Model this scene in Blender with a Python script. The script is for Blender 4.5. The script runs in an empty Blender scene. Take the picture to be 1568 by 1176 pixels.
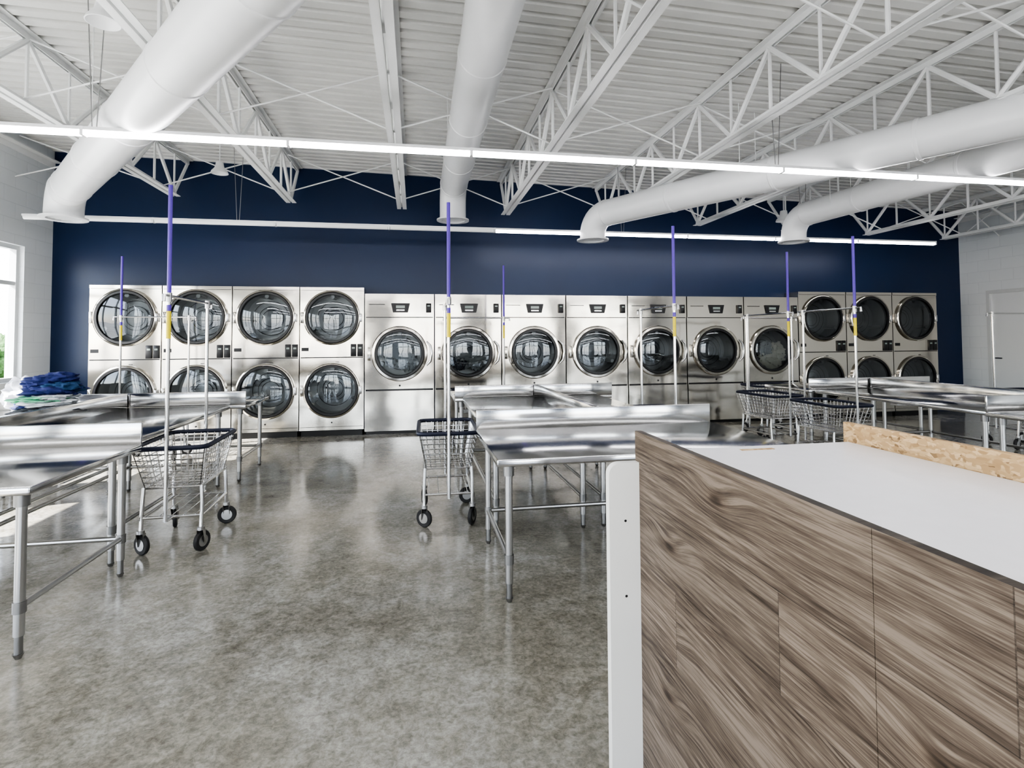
import bpy, math, random
from mathutils import Vector, Matrix, noise
random.seed(4)
S=bpy.context.scene

# ---------------------------------------------------------------- materials
def newmat(name):
    m=bpy.data.materials.new(name); m.use_nodes=True
    nt=m.node_tree; b=nt.nodes['Principled BSDF']
    return m,nt,b
def N(nt,t,**k):
    n=nt.nodes.new(t)
    for a,v in k.items(): setattr(n,a,v)
    return n
def simple(name,col,rough=.5,metal=0,var=0.0,scale=8,bump=0,bscale=60,coat=0):
    m,nt,b=newmat(name)
    b.inputs['Base Color'].default_value=(*col,1); b.inputs['Roughness'].default_value=rough
    b.inputs['Metallic'].default_value=metal
    if coat: b.inputs['Coat Weight'].default_value=coat
    tc=N(nt,'ShaderNodeTexCoord')
    if var>0:
        no=N(nt,'ShaderNodeTexNoise'); no.inputs['Scale'].default_value=scale; no.inputs['Detail'].default_value=5
        nt.links.new(tc.outputs['Object'],no.inputs['Vector'])
        r=N(nt,'ShaderNodeValToRGB')
        r.color_ramp.elements[0].position=.3; r.color_ramp.elements[1].position=.7
        r.color_ramp.elements[0].color=(*[c*(1-var) for c in col],1)
        r.color_ramp.elements[1].color=(*[min(1,c*(1+var)) for c in col],1)
        nt.links.new(no.outputs['Fac'],r.inputs['Fac']); nt.links.new(r.outputs['Color'],b.inputs['Base Color'])
    if bump>0:
        n2=N(nt,'ShaderNodeTexNoise'); n2.inputs['Scale'].default_value=bscale
        nt.links.new(tc.outputs['Object'],n2.inputs['Vector'])
        bp=N(nt,'ShaderNodeBump'); bp.inputs['Strength'].default_value=bump; bp.inputs['Distance'].default_value=.02
        nt.links.new(n2.outputs['Fac'],bp.inputs['Height']); nt.links.new(bp.outputs['Normal'],b.inputs['Normal'])
    return m
def ramp(nt,stops):
    r=N(nt,'ShaderNodeValToRGB'); e=r.color_ramp.elements
    while len(e)<len(stops): e.new(.5)
    for i,(p,c) in enumerate(stops):
        e[i].position=p; e[i].color=(*c,1)
    return r

def steel(name,col=(.70,.69,.67),rough=.2,wob=.05):
    m,nt,b=newmat(name); b.inputs['Metallic'].default_value=1
    b.inputs['Base Color'].default_value=(*col,1)
    tc=N(nt,'ShaderNodeTexCoord')
    mp=N(nt,'ShaderNodeMapping'); mp.inputs['Scale'].default_value=(2,2,160)
    nt.links.new(tc.outputs['Object'],mp.inputs['Vector'])
    no=N(nt,'ShaderNodeTexNoise'); no.inputs['Scale'].default_value=1.5; no.inputs['Detail'].default_value=3
    nt.links.new(mp.outputs['Vector'],no.inputs['Vector'])
    mr=N(nt,'ShaderNodeMapRange'); mr.inputs['To Min'].default_value=rough*.75; mr.inputs['To Max'].default_value=rough*1.3
    nt.links.new(no.outputs['Fac'],mr.inputs['Value']); nt.links.new(mr.outputs['Result'],b.inputs['Roughness'])
    n2=N(nt,'ShaderNodeTexNoise'); n2.inputs['Scale'].default_value=1.6; n2.inputs['Detail'].default_value=1
    nt.links.new(tc.outputs['Object'],n2.inputs['Vector'])
    bp=N(nt,'ShaderNodeBump'); bp.inputs['Strength'].default_value=wob; bp.inputs['Distance'].default_value=.2
    nt.links.new(n2.outputs['Fac'],bp.inputs['Height']); nt.links.new(bp.outputs['Normal'],b.inputs['Normal'])
    return m

M_steel=steel('brushed_steel',(.56,.53,.48),.11,.05)
M_steel2=steel('table_steel',(.60,.60,.60),.13,.008)
M_chrome=simple('chrome_wire',(.60,.60,.60),.2,1)
M_tube=simple('galvanised_tube',(.48,.48,.48),.3,1)
M_black=simple('black_plastic',(.012,.012,.014),.35)
M_rubber=simple('rubber_tyre',(.03,.03,.032),.6)
M_navy=simple('navy_bumper',(.010,.014,.035),.45)
M_purple=simple('purple_pole',(.11,.06,.42),.35)
M_yellow=simple('yellow_tape',(.75,.62,.05),.5)
M_white=simple('white_paint',(.82,.83,.84),.35,var=.03,scale=3)
M_duct=simple('duct_paint',(.80,.81,.82),.32,var=.03,scale=2,bump=.15,bscale=5)
M_deck=simple('deck_paint',(.76,.76,.74),.45,var=.05,scale=2.0)
M_joist=simple('joist_paint',(.84,.85,.85),.4,var=.03,scale=3)
M_lam=simple('white_laminate',(.88,.87,.90),.3,var=.015,scale=20)
M_edge=simple('white_edge',(.78,.78,.76),.35)
M_drum=simple('drum_steel',(.38,.38,.38),.32,1)
M_gasket=simple('door_gasket',(.015,.015,.017),.3)
M_lcd=simple('display_glass',(.25,.3,.28),.1)
M_frame=simple('window_frame',(.60,.62,.63),.35)
M_chain=simple('chain_metal',(.35,.35,.35),.4,1)

# navy wall
M_blue,nt,b=newmat('navy_wall_paint')
tc=N(nt,'ShaderNodeTexCoord'); no=N(nt,'ShaderNodeTexNoise'); no.inputs['Scale'].default_value=.8; no.inputs['Detail'].default_value=4
nt.links.new(tc.outputs['Object'],no.inputs['Vector'])
r=ramp(nt,[(.3,(.006,.020,.066)),(.7,(.008,.027,.082))]); nt.links.new(no.outputs['Fac'],r.inputs['Fac'])
nt.links.new(r.outputs['Color'],b.inputs['Base Color']); b.inputs['Roughness'].default_value=.36
# block wall
def blockwall(name,axis):
    m,nt,b=newmat(name)
    tc=N(nt,'ShaderNodeTexCoord'); sp=N(nt,'ShaderNodeSeparateXYZ'); cb=N(nt,'ShaderNodeCombineXYZ')
    nt.links.new(tc.outputs['Object'],sp.inputs[0]); nt.links.new(sp.outputs[axis],cb.inputs[0]); nt.links.new(sp.outputs['Z'],cb.inputs[1])
    br=N(nt,'ShaderNodeTexBrick'); br.inputs['Scale'].default_value=1; br.inputs['Brick Width'].default_value=.4; br.inputs['Row Height'].default_value=.2
    br.inputs['Mortar Size'].default_value=.006; br.inputs['Mortar Smooth'].default_value=.6
    br.inputs['Color1'].default_value=(.74,.77,.79,1); br.inputs['Color2'].default_value=(.72,.75,.77,1); br.inputs['Mortar'].default_value=(.67,.70,.72,1)
    nt.links.new(cb.outputs[0],br.inputs['Vector']); nt.links.new(br.outputs['Color'],b.inputs['Base Color'])
    bp=N(nt,'ShaderNodeBump'); bp.invert=True; bp.inputs['Strength'].default_value=.25; bp.inputs['Distance'].default_value=.006
    nt.links.new(br.outputs['Fac'],bp.inputs['Height']); nt.links.new(bp.outputs['Normal'],b.inputs['Normal'])
    b.inputs['Roughness'].default_value=.5
    return m
M_blockL=blockwall('painted_block_y','Y')
# concrete floor
M_floor,nt,b=newmat('polished_concrete')
tc=N(nt,'ShaderNodeTexCoord')
def noi(sc,det=6,rough=.6,dist=0):
    n=N(nt,'ShaderNodeTexNoise'); n.inputs['Scale'].default_value=sc; n.inputs['Detail'].default_value=det
    n.inputs['Roughness'].default_value=rough; n.inputs['Distortion'].default_value=dist
    nt.links.new(tc.outputs['Object'],n.inputs['Vector']); return n
n1=noi(.8,9,.64,.3); n2=noi(9,10,.74,.5); n3=noi(40,7,.75,.5)
r1=ramp(nt,[(.30,(.185,.17,.138)),(.46,(.27,.258,.222)),(.56,(.34,.332,.305)),(.70,(.46,.457,.437))])
nt.links.new(n1.outputs['Fac'],r1.inputs['Fac'])
r2=ramp(nt,[(.34,(.58,.55,.49)),(.5,(1,.99,.97)),(.66,(1.34,1.34,1.34))]); nt.links.new(n2.outputs['Fac'],r2.inputs['Fac'])
mx=N(nt,'ShaderNodeMix',data_type='RGBA',blend_type='MULTIPLY'); mx.inputs['Factor'].default_value=.75
nt.links.new(r1.outputs['Color'],mx.inputs['A']); nt.links.new(r2.outputs['Color'],mx.inputs['B'])
r3=ramp(nt,[(.38,(.62,.62,.60)),(.5,(1,1,1)),(.62,(1.35,1.35,1.35))]); nt.links.new(n3.outputs['Fac'],r3.inputs['Fac'])
mx2=N(nt,'ShaderNodeMix',data_type='RGBA',blend_type='MULTIPLY'); mx2.inputs['Factor'].default_value=.75
nt.links.new(mx.outputs['Result'],mx2.inputs['A']); nt.links.new(r3.outputs['Color'],mx2.inputs['B'])
nt.links.new(mx2.outputs['Result'],b.inputs['Base Color'])
mr=N(nt,'ShaderNodeMapRange'); mr.inputs['From Min'].default_value=.3; mr.inputs['From Max'].default_value=.7
mr.inputs['To Min'].default_value=.04; mr.inputs['To Max'].default_value=.17
nt.links.new(n2.outputs['Fac'],mr.inputs['Value']); nt.links.new(mr.outputs['Result'],b.inputs['Roughness'])
bp=N(nt,'ShaderNodeBump'); bp.inputs['Strength'].default_value=.035; bp.inputs['Distance'].default_value=.02
nt.links.new(n2.outputs['Fac'],bp.inputs['Height']); nt.links.new(bp.outputs['Normal'],b.inputs['Normal'])
b.inputs['Specular IOR Level'].default_value=1.0

# wood laminate planks (boards run along Y on the vertical face)
M_wood,nt,b=newmat('oak_laminate_planks')
L=nt.links.new
def mth(op,a,bb=None,cc=None):
    n=N(nt,'ShaderNodeMath',operation=op)
    for i,x in enumerate((a,bb,cc)):
        if x is None: continue
        if isinstance(x,(int,float)): n.inputs[i].default_value=x
        else: L(x,n.inputs[i])
    return n.outputs[0]
tc=N(nt,'ShaderNodeTexCoord'); sp=N(nt,'ShaderNodeSeparateXYZ'); L(tc.outputs['Object'],sp.inputs[0])
zr=mth('DIVIDE',mth('ADD',sp.outputs['Z'],.008),.188); row=mth('FLOOR',zr); zf=mth('FRACT',zr)
yr=mth('DIVIDE',mth('ADD',mth('ADD',sp.outputs['Y'],-.708+.545+.10),mth('MULTIPLY',row,.41)),1.25); col=mth('FLOOR',yr); yf=mth('FRACT',yr)
cid=N(nt,'ShaderNodeCombineXYZ'); L(row,cid.inputs[0]); L(col,cid.inputs[1])
wn=N(nt,'ShaderNodeTexWhiteNoise',noise_dimensions='2D'); L(cid.outputs[0],wn.inputs['Vector'])
cb=N(nt,'ShaderNodeCombineXYZ'); L(sp.outputs['Y'],cb.inputs[0]); L(sp.outputs['Z'],cb.inputs[1])
sc=N(nt,'ShaderNodeVectorMath',operation='SCALE'); L(wn.outputs['Color'],sc.inputs[0]); sc.inputs['Scale'].default_value=9.3
ad=N(nt,'ShaderNodeVectorMath',operation='ADD'); L(cb.outputs[0],ad.inputs[0]); L(sc.outputs[0],ad.inputs[1])
s2=N(nt,'ShaderNodeSeparateXYZ'); L(ad.outputs[0],s2.inputs[0]); ad2=N(nt,'ShaderNodeCombineXYZ'); L(s2.outputs[0],ad2.inputs[0]); L(s2.outputs[1],ad2.inputs[1])
mk=N(nt,'ShaderNodeMapping'); mk.inputs['Scale'].default_value=(1.7,4.6,1); L(ad2.outputs[0],mk.inputs['Vector'])
vk=N(nt,'ShaderNodeTexVoronoi',voronoi_dimensions='2D'); vk.inputs['Scale'].default_value=1.0; L(mk.outputs[0],vk.inputs['Vector'])
kw=N(nt,'ShaderNodeMapRange'); kw.interpolation_type='SMOOTHSTEP'; kw.inputs['From Min'].default_value=0; kw.inputs['From Max'].default_value=.30; kw.inputs['To Min'].default_value=.03; kw.inputs['To Max'].default_value=0
L(vk.outputs['Distance'],kw.inputs['Value'])
cw=N(nt,'ShaderNodeCombineXYZ'); L(kw.outputs[0],cw.inputs[1])
wv=N(nt,'ShaderNodeVectorMath',operation='ADD'); L(ad2.outputs[0],wv.inputs[0]); L(cw.outputs[0],wv.inputs[1])
def mapn(sx,sy,det,rough,dist):
    mp=N(nt,'ShaderNodeMapping'); mp.inputs['Scale'].default_value=(sx,sy,1); L(wv.outputs[0],mp.inputs['Vector'])
    n=N(nt,'ShaderNodeTexNoise'); n.noise_dimensions='2D'; n.inputs['Scale'].default_value=1; n.inputs['Detail'].default_value=det
    n.inputs['Roughness'].default_value=rough; n.inputs['Distortion'].default_value=dist
    L(mp.outputs[0],n.inputs['Vector']); return n.outputs['Fac']
nA=mapn(.7,7.0,2,.4,.08); fr=mth('PINGPONG',mth('MULTIPLY',nA,30),1)
nB=mapn(3.0,130,7,.72,.08); nC=mapn(1.1,14,4,.6,.1); nD=mapn(12,480,3,.6,0)
a4=mth('MULTIPLY_ADD',nD,.35,mth('MULTIPLY_ADD',nC,.45,mth('MULTIPLY_ADD',nB,.85,mth('MULTIPLY',fr,.10))))
kr=ramp(nt,[(0,(.22,.19,.17)),(.03,(.35,.31,.28)),(.06,(.8,.76,.72)),(.12,(1,1,1))]); L(vk.outputs['Distance'],kr.inputs['Fac'])
rw=ramp(nt,[(.66,(.036,.026,.019)),(.79,(.085,.064,.049)),(.92,(.14,.111,.087)),(1.0,(.20,.163,.132))]); L(a4,rw.inputs['Fac'])
mk2=N(nt,'ShaderNodeMix',data_type='RGBA',blend_type='MULTIPLY'); mk2.inputs['Factor'].default_value=1
L(rw.outputs['Color'],mk2.inputs['A']); L(kr.outputs['Color'],mk2.inputs['B'])
tone=mth('MULTIPLY_ADD',wn.outputs['Value'],.45,.78)
edge=mth('MULTIPLY',mth('MULTIPLY_ADD',mth('GREATER_THAN',zf,.010),.45,.55),mth('MULTIPLY_ADD',mth('GREATER_THAN',yf,.0016),.45,.55))
tone=mth('MULTIPLY',tone,edge)
vm=N(nt,'ShaderNodeVectorMath',operation='SCALE'); L(mk2.outputs['Result'],vm.inputs[0]); L(tone,vm.inputs['Scale'])
L(vm.outputs[0],b.inputs['Base Color']); b.inputs['Roughness'].default_value=.5; b.inputs['Specular IOR Level'].default_value=.35
# OSB
M_osb,nt,b=newmat('osb_strand_board')
tc=N(nt,'ShaderNodeTexCoord'); nz=N(nt,'ShaderNodeTexNoise'); nz.inputs['Scale'].default_value=22
nt.links.new(tc.outputs['Object'],nz.inputs['Vector'])
mxv=N(nt,'ShaderNodeVectorMath',operation='MULTIPLY_ADD'); nt.links.new(nz.outputs['Color'],mxv.inputs[0]); mxv.inputs[1].default_value=(.03,.03,.03); nt.links.new(tc.outputs['Object'],mxv.inputs[2])
def osblayer(rot,sx):
    mp=N(nt,'ShaderNodeMapping'); mp.inputs['Scale'].default_value=sx; mp.inputs['Rotation'].default_value=(rot,0,0); nt.links.new(mxv.outputs[0],mp.inputs['Vector'])
    vo=N(nt,'ShaderNodeTexVoronoi'); vo.inputs['Scale'].default_value=1; nt.links.new(mp.outputs[0],vo.inputs['Vector'])
    sr=N(nt,'ShaderNodeSeparateColor'); nt.links.new(vo.outputs['Color'],sr.inputs[0])
    ro=ramp(nt,[(0,(.20,.12,.055)),(.15,(.42,.27,.13)),(.6,(.54,.37,.20)),(1,(.68,.50,.30))]); nt.links.new(sr.outputs[0],ro.inputs['Fac']); return ro
o1=osblayer(.5,(30,30,110)); o2=osblayer(-.6,(30,38,120))
nq=N(nt,'ShaderNodeTexNoise'); nq.inputs['Scale'].default_value=30; nt.links.new(tc.outputs['Object'],nq.inputs['Vector'])
st=ramp(nt,[(.48,(0,0,0)),(.52,(1,1,1))]); nt.links.new(nq.outputs['Fac'],st.inputs['Fac'])
mo=N(nt,'ShaderNodeMix',data_type='RGBA'); nt.links.new(st.outputs['Color'],mo.inputs['Factor']); nt.links.new(o1.outputs['Color'],mo.inputs['A']); nt.links.new(o2.outputs['Color'],mo.inputs['B'])
nt.links.new(mo.outputs['Result'],b.inputs['Base Color']); b.inputs['Roughness'].default_value=.6
# door glass
M_glass=bpy.data.materials.new('tinted_door_glass'); M_glass.use_nodes=True; nt=M_glass.node_tree; nt.nodes.clear()
o=N(nt,'ShaderNodeOutputMaterial'); mxs=N(nt,'ShaderNodeMixShader'); tr=N(nt,'ShaderNodeBsdfTransparent'); gl=N(nt,'ShaderNodeBsdfGlossy')
tr.inputs[0].default_value=(.48,.50,.51,1); gl.inputs['Roughness'].default_value=.02; gl.inputs['Color'].default_value=(.9,.95,1,1)
fz=N(nt,'ShaderNodeFresnel'); fz.inputs[0].default_value=1.8
nt.links.new(fz.outputs[0],mxs.inputs[0]); nt.links.new(tr.outputs[0],mxs.inputs[1]); nt.links.new(gl.outputs[0],mxs.inputs[2]); nt.links.new(mxs.outputs[0],o.inputs[0])
def emis(name,col,st):
    m,nt,b=newmat(name); b.inputs['Base Color'].default_value=(.8,.8,.8,1)
    b.inputs['Emission Color'].default_value=(*col,1); b.inputs['Emission Strength'].default_value=st; return m
M_tubeon=emis('led_diffuser_on',(1,.98,1),16)
M_tubeoff=simple('led_diffuser_off',(.85,.86,.86),.3)

# ---------------------------------------------------------------- mesh builder
class MB:
    def __init__(s): s.v=[];s.f=[];s.mi=[];s.mats=[]
    def mat(s,m):
        if m not in s.mats: s.mats.append(m)
        return s.mats.index(m)
    def add(s,vs,fs,m):
        o=len(s.v); s.v+= [tuple(p) for p in vs]; k=s.mat(m)
        for f in fs: s.f.append(tuple(i+o for i in f)); s.mi.append(k)
    def box(s,x0,x1,y0,y1,z0,z1,m):
        vs=[(x,y,z) for x in(x0,x1) for y in(y0,y1) for z in(z0,z1)]
        s.add(vs,[(0,1,3,2),(4,6,7,5),(0,4,5,1),(2,3,7,6),(0,2,6,4),(1,5,7,3)],m)
    def rbox(s,x0,x1,y0,y1,z0,z1,m,c=.008):
        import bmesh
        bm=bmesh.new(); 
        bmesh.ops.create_cube(bm,size=1)
        for v in bm.verts:
            v.co=Vector(((x0+x1)/2+v.co.x*(x1-x0),(y0+y1)/2+v.co.y*(y1-y0),(z0+z1)/2+v.co.z*(z1-z0)))
        bmesh.ops.bevel(bm,geom=bm.edges[:],offset=c,segments=2,affect='EDGES',profile=.5)
        bm.verts.ensure_lookup_table(); bm.verts.index_update()
        s.add([v.co[:] for v in bm.verts],[tuple(v.index for v in f.verts) for f in bm.faces],m); bm.free()
    def tube(s,path,r,m,n=10,cap=True,closed=False):
        P=[Vector(p) for p in path]; L=len(P); rs=r if isinstance(r,(list,tuple)) else [r]*L
        t0=(P[1]-P[0]).normalized(); up=Vector((0,0,1)) if abs(t0.z)<.9 else Vector((0,1,0))
        a=t0.cross(up).normalized(); vs=[]; prev=t0
        for i in range(L):
            if closed: t=(P[(i+1)%L]-P[i-1]).normalized()
            elif i==0: t=t0
            elif i==L-1: t=(P[i]-P[i-1]).normalized()
            else: t=((P[i+1]-P[i]).normalized()+(P[i]-P[i-1]).normalized()).normalized()
            q=prev.rotation_difference(t); a=q@a; a=(a-t*a.dot(t)).normalized(); bb=t.cross(a); prev=t
            for k in range(n):
                an=2*math.pi*k/n; vs.append(P[i]+(a*math.cos(an)+bb*math.sin(an))*rs[i])
        fs=[]
        for i in range(L if closed else L-1):
            j=(i+1)%L
            for k in range(n):
                fs.append((i*n+k,i*n+(k+1)%n,j*n+(k+1)%n,j*n+k))
        if cap and not closed: fs.append(tuple(range(n))[::-1]); fs.append(tuple((L-1)*n+k for k in range(n)))
        s.add(vs,fs,m)
    def cyl(s,p0,p1,r,m,n=12,cap=True): s.tube([p0,p1],r,m,n,cap)
    def rev(s,prof,org,axis,m,n=40,close=False):
        ax=Vector(axis).normalized(); u=ax.orthogonal().normalized(); w=ax.cross(u); O=Vector(org); vs=[]
        for (r,h) in prof:
            for k in range(n):
                an=2*math.pi*k/n; vs.append(O+ax*h+(u*math.cos(an)+w*math.sin(an))*r)
        fs=[]; L=len(prof)
        for i in range(L if close else L-1):
            j=(i+1)%L
            for k in range(n): fs.append((i*n+k,i*n+(k+1)%n,j*n+(k+1)%n,j*n+k))
        s.add(vs,fs,m)
    def holepanel(s,x0,x1,z0,z1,y,cx,cz,r,m,n=48):
        an=[2*math.pi*k/n for k in range(n)]+[math.atan2(z-cz,x-cx)%(2*math.pi) for x in(x0,x1) for z in(z0,z1)]
        an=sorted(set(round(a,6) for a in an)); vs=[]; L=len(an)
        for a in an:
            c,sn=math.cos(a),math.sin(a); vs.append((cx+r*c,y,cz+r*sn))
            t=1e9
            if c>1e-9:t=min(t,(x1-cx)/c)
            if c<-1e-9:t=min(t,(x0-cx)/c)
            if sn>1e-9:t=min(t,(z1-cz)/sn)
            if sn<-1e-9:t=min(t,(z0-cz)/sn)
            vs.append((cx+t*c,y,cz+t*sn))
        s.add(vs,[(2*i,2*i+1,(2*i+3)%(2*L),(2*i+2)%(2*L)) for i in range(L)],m)
    def mesh(s,name,ang=35):
        me=bpy.data.meshes.new(name); me.from_pydata(s.v,[],s.f)
        for m in s.mats: me.materials.append(m)
        me.polygons.foreach_set('material_index',s.mi)
        import bmesh
        bm=bmesh.new(); bm.from_mesh(me); bmesh.ops.recalc_face_normals(bm,faces=bm.faces[:]); bm.to_mesh(me); bm.free()
        me.polygons.foreach_set('use_smooth',[True]*len(me.polygons))
        me.set_sharp_from_angle(angle=math.radians(ang)); me.update(); return me
    def obj(s,name,loc=(0,0,0),rz=0,ang=35):
        return place(s.mesh(name,ang),name,loc,rz)
def place(me,name,loc=(0,0,0),rz=0,parent=None):
    o=bpy.data.objects.new(name,me); S.collection.objects.link(o); o.location=loc; o.rotation_euler=(0,0,rz)
    if parent: o.parent=parent
    return o

# ---------------------------------------------------------------- room
XL,XR,YB,YF,ZC=-5.09,10.26,8.75,-5.0,4.02
SL=.022
def zc(x): return ZC-SL*x
T=.2
b=MB(); b.box(XL-T,XR+T,YF-T,YB+T,-.1,0,M_floor); b.obj('floor')
b=MB(); b.box(XL-T,XR+T,YB,YB+T,0,ZC+.16,M_blue); b.obj('wall_back')
def wall_open(name,axis,c0,c1,a0,a1,openings,mat,ztop=ZC+.16):
    b=MB()
    def bx(p,q,z0,z1):
        if q-p<1e-4 or z1-z0<1e-4: return
        if axis=='Y': b.box(c0,c1,p,q,z0,z1,mat)
        else: b.box(p,q,c0,c1,z0,z1,mat)
    cur=a0
    for (p,q,z0,z1) in openings:
        bx(cur,p,0,ztop); bx(p,q,0,z0); bx(p,q,z1,ztop); cur=q
    bx(cur,a1,0,ztop); return b.obj(name)
Lop=[(-4.2,-1.6,.6,2.67),(-1.0,1.2,.6,2.67),(2.0,4.8,.15,2.67),(5.5,8.19,.89,2.67)]
wall_open('wall_left','Y',XL-T,XL,YF,YB,Lop,M_blockL)
Rop=[(-4.6,-1.9,.15,2.9),(-.9,1.8,.15,2.9),(2.8,5.5,.15,2.9),(6.5,9.2,.15,2.9)]
wall_open('wall_front','X',YF-T,YF,XL-T,XR+T,Rop,M_blue)  # unseen wall, navy chosen to put dark bands into the steel reflections
wall_open('wall_right','Y',XR,XR+T,YF,YB,[(7.25,8.27,0,2.24)],M_blockL)
for i,(p,q,z0,z1) in enumerate(Lop):
    b=MB(); x0,x1=XL-.14,XL-.06; w=.055
    b.box(x0,x1,p,p+w,z0,z1,M_frame); b.box(x0,x1,q-w,q,z0,z1,M_frame)
    b.box(x0,x1,p+w,q-w,z0,z0+w,M_frame); b.box(x0,x1,p+w,q-w,z1-w,z1,M_frame)
    zm=z0+(z1-z0)*.72
    b.box(x0+.01,x1-.01,p+w,q-w,zm-.025,zm+.025,M_frame)
    for k in (1,2):
        yy=p+(q-p)*k/3; b.box(x0+.01,x1-.01,yy-.025,yy+.025,z0+w,z1-w,M_frame)
    b.obj('window_%d'%(i+1))
for i,(p,q,z0,z1) in enumerate(Rop):
    b=MB(); y0,y1=YF-.14,YF-.06; w=.06
    b.box(p,p+w,y0,y1,z0,z1,M_black); b.box(q-w,q,y0,y1,z0,z1,M_black)
    b.box(p+w,q-w,y0,y1,z0,z0+w,M_black); b.box(p+w,q-w,y0,y1,z1-w,z1,M_black)
    b.box(p+w,q-w,y0+.01,y1-.01,2.1,2.18,M_black)
    for k in (1,2):
        xx=p+(q-p)*k/3; b.box(xx-.04,xx+.04,y0+.01,y1-.01,z0+w,z1-w,M_black)
    b.obj('window_%d'%(i+5))
# door in right wall
b=MB(); M_door=simple('door_paint',(.72,.74,.76),.4)
b.box(XR+.03,XR+.08,7.31,8.21,.01,2.18,M_door)
b.box(XR-.01,XR+.1,7.25,7.31,0,2.24,M_frame); b.box(XR-.01,XR+.1,8.21,8.27,0,2.24,M_frame); b.box(XR-.01,XR+.1,7.31,8.21,2.18,2.24,M_frame)
b.box(XR+.015,XR+.03,7.45,8.07,.3,.95,M_door); b.box(XR+.015,XR+.03,7.45,8.07,1.15,2.0,M_door)
b.tube([(XR+.03,8.12,1.02),(XR-.04,8.12,1.02),(XR-.04,8.0,1.02)],.011,M_chrome)
b.obj('door_1')
M_base=simple('baseboard_paint',(.02,.03,.06),.4)
b=MB(); b.box(XL,-4.5,YB-.015,YB,0,.12,M_base); b.box(9.4,XR,YB-.015,YB,0,.12,M_base); b.obj('baseboard_back')
# ceiling : corrugated deck, gently sloping
b=MB(); prof=[]; y=YF-.1
while y<YB+.1:
    prof+=[(y,0),(y+.085,0),(y+.10,.045),(y+.135,.045)]; y+=.15
vs=[];fs=[]
for (yy,zz) in prof: vs+=[(XL-T,yy,zc(XL-T)+zz),(XR+T,yy,zc(XR+T)+zz)]
for i in range(len(prof)-1): fs.append((2*i,2*i+1,2*i+3,2*i+2))
b.add(vs,fs,M_deck)
xa,xb=XL-T,XR+T
b.add([(x,yy,zc(x)+dz) for x in(xa,xb) for yy in(YF-T,YB+T) for dz in(.08,.16)],[(0,1,3,2),(4,6,7,5),(0,4,5,1),(2,3,7,6),(0,2,6,4),(1,5,7,3)],M_deck)
b.obj('ceiling')

# open web joists
def joist_mesh(y0,y1):
    b=MB(); zb,zt=3.37,ZC-.004
    for sx in(-1,1):
        b.box(sx*.015-.004, sx*.015+.004, y0,y1-.42,zb,zb+.055,M_joist)
        b.box(min(sx*.015,sx*.07),max(sx*.015,sx*.07),y0,y1-.42,zb,zb+.008,M_joist)
        b.box(min(sx*.011,sx*.019),max(sx*.011,sx*.019),y0,y1,zt-.06,zt-.008,M_joist)
        b.box(min(sx*.015,sx*.07),max(sx*.015,sx*.07),y0,y1,zt-.008,zt,M_joist)
    def mem(p,q,r=.017): b.cyl((0,p[0],p[1]),(0,q[0],q[1]),r,M_joist,6)
    ye=y1-.42; P=1.18; y=ye-.04; lo=zb+.04; hi=zt-.05
    mem((y,lo),(y1-.02,hi),.024)
    while y-P>y0:
        mem((y,lo),(y-P/2,hi),.024); mem((y-P/2,hi),(y-P,lo),.024); mem((y-P/2,hi),(y-P/2,lo),.016); 
        mem((y,lo),(y,hi),.014)
        y-=P
    return b.mesh('joist')
jm=joist_mesh(YF+.02,YB-.01)
JX=[-3.33,-1.78,-.2,1.38,3.0,4.6,6.22,7.82,9.42]
for x in JX: place(jm,'open_web_joist',(x,0,-SL*x))
b=MB(); b.box(XL,XL+.09,YF,YB,3.96,3.975,M_joist); b.box(XL,XL+.012,YF,YB,3.88,3.96,M_joist); b.obj('trim_1')
b=MB(); b.box(XR-.09,XR,YF,YB,3.66,3.675,M_joist); b.box(XR-.012,XR,YF,YB,3.58,3.66,M_joist); b.obj('trim_2')
for yy in (-.5,3.0,5.3,7.95):
    b=MB(); xs=[XL+.02]+JX+[XR-.02]
    for i in range(len(xs)-1):
        xa,xb=xs[i]+.02,xs[i+1]-.02
        b.cyl((xa,yy-.03,3.42-SL*xa),(xb,yy-.03,zc(xb)-.05),.009,M_joist,6)
        b.cyl((xa,yy+.03,zc(xa)-.05),(xb,yy+.03,3.42-SL*xb),.009,M_joist,6)
    b.obj('joist_cross_bridging')

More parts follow.
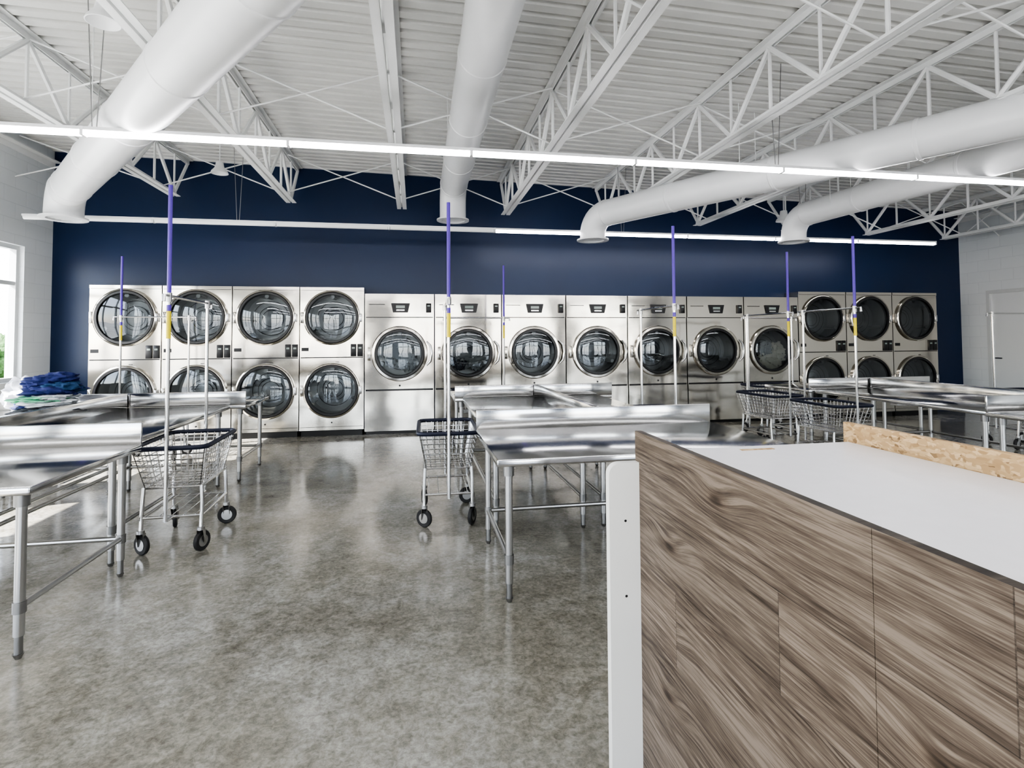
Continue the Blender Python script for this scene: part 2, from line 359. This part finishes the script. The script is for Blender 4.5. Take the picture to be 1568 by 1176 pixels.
# ---------------------------------------------------------------- ducts
def duct(name,p0,p1,z,zout,r=.2,q0=.9):
    b=MB(); A=Vector((*p0,z)); B=Vector((*p1,z)); d=(B-A).normalized(); L=(B-A).length; R=.26
    path=[A+d*(L-R)*k/10 for k in range(11)]
    c=A+d*(L-R)+Vector((0,0,-R))
    for k in range(1,9):
        a=math.pi/2*k/8; path.append(c+d*R*math.sin(a)+Vector((0,0,R*math.cos(a))))
    path.append(Vector((B.x,B.y,zout)))
    b.tube(path,r,M_duct,36,cap=False)
    b.rev([(r,0),(.001,0)],A,d,M_duct,36)
    q=q0
    while q<L-R:
        b.rev([(r,-.02),(r+.006,-.012),(r+.006,.012),(r,.02)],A+d*q,d,M_duct,36); q+=1.25
    b.rev([(r,-.015),(r+.006,-.01),(r+.006,.01),(r,.015)],A+d*(L-R),d,M_duct,36)
    b.rev([(r-.02,.0),(r+.045,.0),(r+.045,.02),(r,.025),(r-.02,.025)],(B.x,B.y,zout-.02),(0,0,1),M_duct,36,close=True)
    for k in range(-3,4):
        w=math.sqrt(max(0,(r-.01)**2-(k*.045)**2)); b.box(B.x-w,B.x+w,B.y+k*.045-.002,B.y+k*.045+.002,zout-.005,zout+.04,M_white)
    q=1.2
    while q<L-.4:
        P=A+d*q; s=d.cross(Vector((0,0,1)))
        for sg in(-1,1):
            Q=P+s*sg*(r+.002); b.tube([Q,Vector((Q.x,Q.y,zc(Q.x)-.002))],.004,M_joist,5)
        q+=2.5
    return b.obj(name)
duct('air_duct',(1.31,0.0),(-4.05,7.15),3.14,2.86,.19)
duct('air_duct',(.47,-3.0),(.54,7.95),3.62,3.16,.19)
duct('air_duct',(6.67,0.0),(2.47,7.35),3.14,2.81,.178)
duct('air_duct',(5.95,0.0),(5.38,7.0),3.14,2.80,.165)

# ---------------------------------------------------------------- strip lights
def strip(y,x0,n,seg,on,z=2.925,drops=()):
    b=MB()
    for i in range(n):
        a=x0+i*seg; e=a+seg-.012
        lit=on[i] if isinstance(on,list) else on
        b.box(a,e,y-.03,y+.03,z+.03,z+.055,M_white)
        vs=[];k=7
        for xx in(a+.01,e-.01):
            for j in range(k+1):
                an=math.pi*j/k; vs.append((xx,y-.03*math.cos(an),z+.03-.04*math.sin(an)))
        fs=[(j,j+1,j+k+2,j+k+1) for j in range(k)]+[tuple(range(k+1)),tuple(range(k+1,2*k+2))[::-1]]
        b.add(vs,fs,M_tubeon if lit else M_tubeoff)
        b.box(e-.005,e+.017,y-.032,y+.032,z-.008,z+.056,M_white)
    for xx in drops:
        b.cyl((xx,y,z+.05),(xx-.05,y,zc(xx)-.01),.004,M_chain,5); b.cyl((xx+.03,y,z+.05),(xx+.08,y,zc(xx)-.01),.004,M_chain,5)
    return b.obj('linear_strip_light')
strip(4.45,-3.83,8,1.43,True,drops=(-2.35,3.25))
strip(7.6,-4.75,9,1.466,[False]*4+[True]*5,drops=(-2.3,3.0,6.0))
strip(1.0,-3.83,8,1.43,True,drops=(-2,3))  # unseen strip above the frame, added for extra room light
strip(-2.4,-3.83,8,1.43,True,drops=(-2,3))  # unseen strip behind the camera, added to brighten the room

# ---------------------------------------------------------------- machines
def door(b,cx,cz,R=.42,g=.335,yf=0,handle=True):
    ax=(0,-1,0)
    b.rev([(R,0),(R,.03),(R-.012,.042),(g+.02,.045),(g+.008,.035),(g+.008,0)],(cx,yf,cz),ax,M_steel,56)
    b.rev([(g+.012,.03),(g+.010,.050),(g-.018,.050),(g-.026,.02),(g-.026,-.02)],(cx,yf,cz),ax,M_gasket,56)
    b.rev([(g-.018,.030),(g*.8,.042),(g*.5,.051),(g*.2,.055),(.0005,.056)],(cx,yf,cz),ax,M_glass,56)
    b.rev([(g-.015,.0),(g-.015,-.30)],(cx,yf,cz),ax,M_drum,48)
    b.rev([(g-.015,-.30),(.22,-.305),(.09,-.29),(.0005,-.28)],(cx,yf,cz),ax,M_drum,48)
    for k in range(3):
        a=math.radians(90+120*k); rr=g-.05
        p=(cx+rr*math.cos(a),yf+.02,cz+rr*math.sin(a)); q=(p[0],yf+.29,p[2]); b.cyl(p,q,.03,M_drum,8)
    for rr in (.12,.17,.25):
        b.rev([(rr,-.283),(rr+.008,-.283)],(cx,yf,cz),ax,M_black,40)
def stack_mesh(w=.92,h=2.19,D=.34):
    b=MB(); hw=w/2-.006
    b.box(-hw,-hw+.012,0.001,D,.09,h,M_steel); b.box(hw-.012,hw,0.001,D,.09,h,M_steel); b.box(-hw+.012,hw-.012,0.001,D,h-.012,h,M_steel)
    b.box(-hw+.012,hw-.012,D-.01,D,.09,h-.012,M_black); b.box(-hw+.02,hw-.02,.03,D,0,.09,M_black)
    zl,zu=.67,1.74
    b.holepanel(-hw,hw,1.16,h-.05,0,0,zu,.40,M_steel); b.holepanel(-hw,hw,.14,1.145,0,0,zl,.40,M_steel)
    b.box(-hw,hw,-.006,.01,h-.045,h,M_steel)
    b.box(-hw,hw,.004,.012,1.145,1.16,M_black)
    b.box(-hw,hw,-.006,.012,.09,.135,M_steel); b.box(-hw,hw,.004,.01,.134,.141,M_black)
    for z in(zl,zu): door(b,0,z,.405,.36)
    b.rbox(.265,.345,-.02,.002,1.165,1.35,M_black,.005); b.rbox(.36,.44,-.02,.002,1.165,1.35,M_black,.005)
    b.box(.285,.325,-.023,-.019,1.28,1.305,M_lcd); b.box(.38,.42,-.023,-.019,1.28,1.305,M_lcd)
    b.box(-.43,-.33,-.004,.001,1.25,1.30,M_black)
    for z in(zl,zu):
        b.rbox(-.445,-.405,-.03,.002,z-.08,z+.08,M_steel,.006); b.rbox(.39,.425,-.05,.002,z-.06,z+.06,M_chrome,.008)
        b.box(.05,.10,-.002,.0,z+.412,z+.42,M_black)
    b.box(-.02,.06,-.004,0,.10,.12,M_black); b.cyl((0,-.01,.2),(0,.0,.2),.012,M_black,10)
    return b.mesh('stacked_dryer')
def washer_mesh(w=1.036,h=2.10,D=.34):
    b=MB(); hw=w/2-.008
    b.box(-hw,-hw+.012,0.001,D,.05,h,M_steel); b.box(hw-.012,hw,0.001,D,.05,h,M_steel); b.box(-hw+.012,hw-.012,0.001,D,h-.012,h,M_steel)
    b.box(-hw+.012,hw-.012,D-.01,D,.05,h-.012,M_black)
    b.box(-hw+.02,hw-.02,.03,D,0,.05,M_black)
    b.holepanel(-hw,hw,.67,1.74,0,0,1.2,.41,M_steel)
    b.box(-hw,hw,-.014,.01,1.752,h,M_steel)
    b.box(-hw,hw,.004,.012,1.74,1.752,M_black); b.box(-hw,hw,.004,.012,.65,.67,M_black)
    b.box(-hw,hw,-.012,.012,.05,.645,M_steel)
    b.box(-hw+.03,hw-.03,.004,.012,.64,.655,M_black)
    door(b,0,1.2,.415,.35)
    b.add([(-.13,-.016,1.96),(.15,-.016,1.96),(.15,-.03,1.96),(-.13,-.03,1.96),(-.10,-.016,1.82),(.12,-.016,1.82),(.12,-.03,1.82),(-.10,-.03,1.82)],
          [(0,1,5,4),(3,2,6,7),(0,1,2,3),(4,5,6,7),(0,3,7,4),(1,2,6,5)],M_black)
    b.box(-.055,.075,-.034,-.029,1.885,1.925,M_lcd); b.box(-.05,.07,-.034,-.029,1.845,1.865,M_chrome)
    b.rbox(.39,.47,-.045,-.013,1.82,1.96,M_black,.006); b.box(.41,.45,-.048,-.044,1.91,1.93,M_lcd)
    b.box(-.45,-.22,-.017,-.014,1.935,1.945,M_black)
    pts=[(.40,-.045,1.02),(.455,-.055,1.08),(.475,-.06,1.2),(.455,-.055,1.32),(.40,-.045,1.38)]
    b.tube(pts,[.012,.018,.02,.018,.012],M_chrome,10)
    b.rbox(-.47,-.425,-.03,.002,1.1,1.3,M_steel,.006)
    b.cyl((0,-.003,.72),(0,.0,.72),.015,M_black,10)
    return b.mesh('front_load_dryer')
YM=8.40
sm=stack_mesh(); wm=washer_mesh()
for i in range(4): place(sm,'stacked_dryer',(-4.43+.92*(i+.5),YM,0))
ws=[place(wm,'front_load_dryer',(-.75+1.036*(i+.5),YM,0)) for i in range(7)]
sm2=stack_mesh(.94,2.2)
for i in range(3): place(sm2,'stacked_dryer',(6.505+.942*(i+.5),YM,0))

def lump(b,c,s,m,seed,n=20,amp=.25,fr=2.5,flat=1.0):
    vs=[];fs=[]
    for i in range(n+1):
        th=math.pi*i/n
        for j in range(2*n):
            ph=math.pi*j/n
            d=Vector((math.sin(th)*math.cos(ph),math.sin(th)*math.sin(ph),math.cos(th)))
            if flat!=1.0:
                d=Vector([math.copysign(abs(k)**flat,k) for k in d])
            k=1+amp*noise.noise(d*fr+Vector((seed*7.1,seed,3)))+amp*.4*noise.noise(d*fr*3+Vector((seed,9,seed)))
            vs.append((c[0]+d.x*s[0]*k,c[1]+d.y*s[1]*k,c[2]+d.z*s[2]*k))
    for i in range(n):
        for j in range(2*n): fs.append((i*2*n+j,i*2*n+(j+1)%(2*n),(i+1)*2*n+(j+1)%(2*n),(i+1)*2*n+j))
    b.add(vs,fs,m)
M_cl1=simple('cloth_cream',(.9,.86,.74),.8); M_cl2=simple('cloth_grey',(.5,.52,.52),.8); M_cl3=simple('cloth_white',(.93,.95,.97),.7); M_cl4=simple('cloth_dark',(.06,.07,.1),.8)
b=MB(); lump(b,(0,.03,1.05),(.23,.05,.15),M_cl1,1,amp=.6,fr=4); lump(b,(.1,.03,1.18),(.15,.05,.14),M_cl1,2,amp=.6,fr=4); lump(b,(-.1,.03,1.2),(.14,.05,.12),M_cl2,3,amp=.6,fr=4)
place(b.mesh('laundry_load'),'laundry_load',(0,0,0),0,ws[6])
b=MB(); lump(b,(-.02,.03,1.25),(.17,.05,.2),M_cl3,5,amp=.7,fr=3); lump(b,(.1,.03,1.08),(.13,.05,.12),M_cl3,6,amp=.6,fr=4)
place(b.mesh('laundry_load'),'laundry_load',(0,0,0),0,ws[0])
b=MB(); lump(b,(.05,.05,1.12),(.2,.06,.15),M_cl2,8,amp=.7,fr=3); lump(b,(-.12,.05,1.05),(.12,.05,.1),M_cl4,9,amp=.6,fr=4)
place(b.mesh('laundry_load'),'laundry_load',(0,0,0),0,ws[1])

# ---------------------------------------------------------------- folding tables
HT=.77
M_foot=simple('table_foot',(.3,.3,.3),.4,1)
def table(x0,x1,y0,y1,splash):
    b=MB(); cx,cy=(x0+x1)/2,(y0+y1)/2; hx,hy=(x1-x0)/2,(y1-y0)/2
    b.rbox(-hx,hx,-hy,hy,HT-.04,HT,M_steel2,.009)
    t=.018; hs=.135
    if splash=='N': b.rbox(-hx,hx,hy-t,hy,HT-.003,HT+hs,M_steel2,.004)
    if splash=='E': b.rbox(hx-t,hx,-hy,hy,HT-.003,HT+hs,M_steel2,.004)
    if splash=='W': b.rbox(-hx,-hx+t,-hy,hy,HT-.003,HT+hs,M_steel2,.004)
    if splash=='S': b.rbox(-hx,hx,-hy,-hy+t,HT-.003,HT+hs,M_steel2,.004)
    ix,iy=hx-.075,hy-.075
    for sx in(-1,1):
        for sy in(-1,1):
            X,Y=sx*ix,sy*iy
            b.cyl((X,Y,.10),(X,Y,HT-.04),.021,M_tube,14); b.cyl((X,Y,.02),(X,Y,.11),.016,M_foot,12); b.tube([(X,Y,0),(X,Y,.022)],[.012,.022],M_foot,12)
            b.cyl((X,Y,HT-.10),(X,Y,HT-.04),.03,M_foot,12)
            b.cyl((X,Y,.20),(X,Y,.25),.026,M_foot,12)
    for sx in(-1,1): b.cyl((sx*ix,-iy,.225),(sx*ix,iy,.225),.015,M_tube,10)
    b.cyl((-ix,iy,.225),(ix,iy,.225),.015,M_tube,10)
    b.box(-hx+.1,hx-.1,-.04,.04,HT-.07,HT-.038,M_tube)
    return place(b.mesh('steel_folding_table'),'steel_folding_table',(cx,cy,0))
def island(xl,xr,y0=2.85,il=.05,ir=.05):
    xm=(xl+xr)/2
    table(xl,xr,y0,y0+1.0,'N')
    table(xl+il,xm-.005,y0+1.03,y0+3.05,'E'); table(xm+.005,xr-ir,y0+1.03,y0+3.05,'W')
    table(xl,xr,y0+3.08,y0+3.95,'S')
island(.42,2.2,il=.08,ir=.15)
island(-3.80,-1.66,2.74,ir=.14)
island(4.72,6.45,2.85)

# ---------------------------------------------------------------- carts
def cart_mesh(purple=2.45):
    b=MB(); w0,l0,w1,l1=.165,.26,.215,.345; zb,zt=.43,.70
    def rect(z):
        t=(z-zb)/(zt-zb); return w0+(w1-w0)*t,l0+(l1-l0)*t
    for k in range(8):
        z=zb+(zt-zb)*k/7; w,l=rect(z)
        for p,q in (((-w,-l),(w,-l)),((w,-l),(w,l)),((w,l),(-w,l)),((-w,l),(-w,-l))):
            b.cyl((*p,z),(*q,z),.0035 if k else .006,M_chrome,5)
    for i in range(10):
        t=-1+2*i/9
        for s in(-1,1): b.cyl((t*w0,s*l0,zb),(t*w1,s*l1,zt),.003,M_chrome,5)
        b.cyl((t*w0,-l0,zb),(t*w0,l0,zb),.003,M_chrome,5)
    for i in range(14):
        t=-1+2*i/13
        for s in(-1,1): b.cyl((s*w0,t*l0,zb),(s*w1,t*l1,zt),.003,M_chrome,5)
        if i%2==0: b.cyl((-w0,t*l0,zb),(w0,t*l0,zb),.003,M_chrome,5)
    r=.05; pts=[]
    for (cx,cy,a0) in ((w1-r,l1-r,0),(-w1+r,l1-r,90),(-w1+r,-l1+r,180),(w1-r,-l1+r,270)):
        for k in range(5):
            a=math.radians(a0+90*k/4); pts.append((cx+(r+.01)*math.cos(a),cy+(r+.01)*math.sin(a),zt+.005))
    b.tube(pts,.016,M_navy,8,closed=True)
    bw,bl=.18,.28
    for s in(-1,1):
        b.tube([(s*bw,-bl,.15),(s*bw,-bl+.02,.34),(s*(w0+.01),-l0,zb),(s*(w0+.01),l0,zb),(s*bw,bl-.02,.34),(s*bw,bl,.15)],.0125,M_chrome,10)
        b.cyl((s*bw,-bl+.01,.24),(s*bw,bl-.01,.24),.010,M_chrome,8)
    for s in(-1,1): b.cyl((-bw,s*(bl-.01),.24),(bw,s*(bl-.01),.24),.010,M_chrome,8)
    for k in range(5): 
        xx=-bw+2*bw*(k+.5)/5; b.cyl((xx,-bl,.25),(xx,bl,.25),.003,M_chrome,5)
    for sx in(-1,1):
        for sy in(-1,1):
            X,Y=sx*bw,sy*bl
            b.cyl((X,Y,.145),(X,Y,.165),.024,M_tube,12)
            for o in(-.02,.02): 
                b.add([(X+o-.002,Y-.02,.145),(X+o-.002,Y+.02,.145),(X+o-.002,Y+.035,.055),(X+o-.002,Y+.012,.055),
                       (X+o+.002,Y-.02,.145),(X+o+.002,Y+.02,.145),(X+o+.002,Y+.035,.055),(X+o+.002,Y+.012,.055)],
                      [(0,1,2,3),(4,5,6,7),(0,1,5,4),(1,2,6,5),(2,3,7,6),(3,0,4,7)],M_tube)
            ca=math.radians(35+40*sx*sy+20*sy); axw=(math.cos(ca),math.sin(ca),0)
            b.rev([(.0005,-.012),(.04,-.012),(.045,-.014),(.062,-.013),(.067,-.006),(.067,.006),(.062,.013),(.045,.014),(.04,.012),(.0005,.012)],(X,Y+.02,.067),axw,M_rubber,24)
            b.rev([(.0005,-.015),(.038,-.0145),(.038,.0145),(.0005,.015)],(X,Y+.02,.067),axw,M_tube,20)
    py=l1+.03
    for s in(-1,1):
        b.cyl((0,s*py,.24),(0,s*py,1.70),.0125,M_chrome,10)
        b.cyl((0,s*(bl-.01),.24),(0,s*py,.24),.010,M_chrome,8); b.cyl((0,s*l1,.70),(0,s*py,.70),.010,M_chrome,8)
    b.tube([(0,-py-.08,1.66),(0,-py-.075,1.70),(0,py+.075,1.70),(0,py+.08,1.66)],.0125,M_chrome,10)
    b.cyl((0,-py,1.66),(0,-py,1.72),.019,M_tube,10); b.cyl((0,py,1.66),(0,py,1.72),.019,M_tube,10)
    if purple:
        b.cyl((0,-py,1.70),(0,-py,purple),.0135,M_purple,10)
        b.cyl((0,-py,1.42),(0,-py,1.60),.0145,M_yellow,10); b.cyl((0,-py,1.60),(0,-py,1.64),.0145,M_purple,10)
    return b.mesh('wire_laundry_cart')
cm=cart_mesh(2.43); cm2=cart_mesh(None)
def cart(x,y,rz=0,m=cm): place(m,'wire_laundry_cart',(x,y,0),math.radians(rz))
cart(-1.60,4.27,2); cart(.25,4.45,-1); cart(2.32,5.0,0); cart(4.38,5.2,0); cart(4.36,6.2,3)
cart(-3.1,7.25,-90); cart(.83,7.45,90); cart(5.2,7.35,90,cm2); cart(7.65,5.8,90,cm2)

# ---------------------------------------------------------------- service counter
X0,X1,YA,YE,ZT=.660,1.42,-1.0,1.585,1.12
emp=bpy.data.objects.new('reception_counter',None); S.collection.objects.link(emp)
c=MB(); c.box(X0,X0+.019,YA,.7070,.0,ZT,M_wood); c.box(X0,X0+.019,.708,YE,.0,ZT,M_wood); place(c.mesh('front_panel'),'front_panel',parent=emp)
c=MB(); c.box(X0+.02,X1-.02,YA,YE,ZT-.09,ZT-.062,M_lam)
c.box(X0+.32,X0+.43,YE-.06,YE-.045,ZT-.0625,ZT-.0605,M_osb); c.cyl((X0+.16,YE-.04,ZT-.0625),(X0+.16,YE-.04,ZT-.0605),.008,M_osb,12)
place(c.mesh('deck_top'),'deck_top',parent=emp)
c=MB(); c.box(X1-.019,X1+.0,YA,YE+.02,ZT-.25,ZT,M_osb); place(c.mesh('back_board'),'back_board',parent=emp)
c=MB(); c.box(X0+.02,X1-.02,YE-.02,YE,.0,ZT-.09,M_lam); c.box(X0+.02,X1-.02,YA,YA+.02,0,ZT-.09,M_lam)
c.box(X0+.02,X1-.02,YA+.02,YE-.02,.45,.47,M_lam)
place(c.mesh('end_panels'),'end_panels',parent=emp)
c=MB(); xa,xb,zt,rr=.565,X0,1.03,.035; pr=[(xb,0),(xb,zt)]
for k in range(9):
    a=math.radians(90+90*k/8); pr.append((xa+rr+rr*math.cos(a),zt-rr+rr*math.sin(a)))
pr.append((xa,0)); n=len(pr)
c.add([(x,YE-.028,z) for x,z in pr]+[(x,YE+.0,z) for x,z in pr],[tuple(range(n)),tuple(range(n,2*n))]+[(i,(i+1)%n,n+(i+1)%n,n+i) for i in range(n)],M_edge)
c.cyl((xa+.05,YE-.0285,.86),(xa+.05,YE-.028,.86),.004,M_black,8); c.cyl((xa+.05,YE-.0285,.64),(xa+.05,YE-.028,.64),.004,M_black,8)
place(c.mesh('gable_panel'),'gable_panel',parent=emp)

# ---------------------------------------------------------------- laundry on left table
Mb=simple('cloth_royal_blue',(.012,.022,.12),.75,bump=.3,bscale=30); Mt=simple('cloth_teal_blue',(.015,.06,.15),.75,bump=.3,bscale=30); Mg=simple('cloth_green',(.15,.45,.28),.75); Mw=simple('cloth_striped',(.6,.63,.66),.75); Mdk=simple('cloth_charcoal',(.03,.035,.045),.8)
b=MB()
for i,(m,dx,dy,dz,sx,sy,t) in enumerate([(Mdk,0,0,.07,.23,.22,.045),(Mdk,.08,-.1,.08,.14,.12,.05),(Mb,-.07,.05,.125,.17,.18,.06),(Mw,.03,-.06,.145,.18,.18,.03),(Mg,-.02,-.07,.17,.17,.17,.025),(Mw,.06,-.05,.185,.13,.16,.022),
      (Mb,.0,.03,.23,.19,.18,.05),(Mt,.08,.02,.26,.12,.14,.05),(Mb,-.06,.04,.30,.13,.14,.05),(Mb,.04,.05,.33,.12,.11,.045)]):
    lump(b,(dx,dy,HT+dz),(sx,sy,t),m,i+11,n=22,amp=.45,fr=2.2,flat=.85)
b.obj('folded_clothes_pile',(-2.96,5.1,.004),0,70)
Mbag=simple('plastic_bag',(.78,.8,.86),.25)
b=MB(); lump(b,(0,0,.16),(.15,.15,.14),Mbag,21,n=26,amp=.4,fr=3); b.obj('white_laundry_bag',(-3.33,5.40,HT+.015),0,60)

# ---------------------------------------------------------------- small ceiling things
def bell(name,x,y,z,s=1):
    b=MB(); b.rev([(.0005,.17),(.05,.165),(.06,.10),(.075,.07),(.11,.03),(.12,0),(.112,-.002),(.08,.02),(.02,.03),(.0005,.03)],(0,0,0),(0,0,1),M_white,28)
    b.cyl((0,0,.16),(0,0,(zc(x)-z)/s),.008,M_white,8); o=b.obj(name,(x,y,z)); o.scale=(s,s,s)
bell('ceiling_speaker',-2.12,4.12,3.60,.9); bell('ceiling_speaker',-2.55,7.7,3.62,.9); bell('ceiling_speaker',5.75,7.7,3.25,1.0)
b=MB(); b.box(-60,60,-60,YB+20,-.35,-.15,simple('asphalt_ground',(.34,.34,.33),.9,var=.15,scale=2)); b.obj('outdoor_ground')
Mleaf=simple('shrub_leaves',(.05,.12,.03),.8,var=.5,scale=14,bump=1,bscale=25)
for (x,y,h,sd) in ((-9.3,13.6,1.3,31),(-10.6,12.0,1.0,32),(-8.8,15.8,1.6,33)):
    b=MB(); b.cyl((0,0,-.15),(0,0,.5),.05,M_black,8)
    for k in range(5): lump(b,(.35*math.cos(k*1.9),.35*math.sin(k*1.9),.35+h*.14*k),(.6,.6,h*.35),Mleaf,sd*3+k,n=22,amp=.55,fr=4)
    b.obj('outdoor_shrub',(x,y,0),0,80)

# ---------------------------------------------------------------- light
w=bpy.data.worlds.new('World'); S.world=w; w.use_nodes=True; nt=w.node_tree
bg=nt.nodes['Background']; sky=N(nt,'ShaderNodeTexSky'); sky.sky_type='NISHITA'; sky.sun_disc=False; sky.sun_elevation=math.radians(42); sky.sun_rotation=math.radians(250)
mixc=N(nt,'ShaderNodeMix',data_type='RGBA'); mixc.inputs['Factor'].default_value=.55; nt.links.new(sky.outputs[0],mixc.inputs['A']); mixc.inputs['B'].default_value=(7,7,7.2,1)
nt.links.new(mixc.outputs['Result'],bg.inputs['Color']); bg.inputs['Strength'].default_value=.95
sl=bpy.data.lights.new('sun','SUN'); sl.energy=26; sl.angle=.01; sl.color=(1,.97,.92); so=bpy.data.objects.new('sun',sl); S.collection.objects.link(so)
so.rotation_euler=Vector((.74,.22,-.62)).to_track_quat('-Z','Y').to_euler()

# ---------------------------------------------------------------- camera
cam=bpy.data.cameras.new('camera'); co=bpy.data.objects.new('camera',cam); S.collection.objects.link(co); S.camera=co
cam.sensor_width=36; cam.lens=36*835/1568; cam.shift_y=-.0619; cam.clip_start=.02
R=Matrix.Rotation(math.radians(-10.05),4,'Z')@Matrix.Rotation(math.radians(92.0),4,'X')@Matrix.Rotation(-.006,4,'Z')
co.matrix_world=Matrix.Translation((0,0,1.4))@R
S.view_settings.view_transform='AgX'; S.view_settings.look='AgX - High Contrast'; S.view_settings.exposure=.3
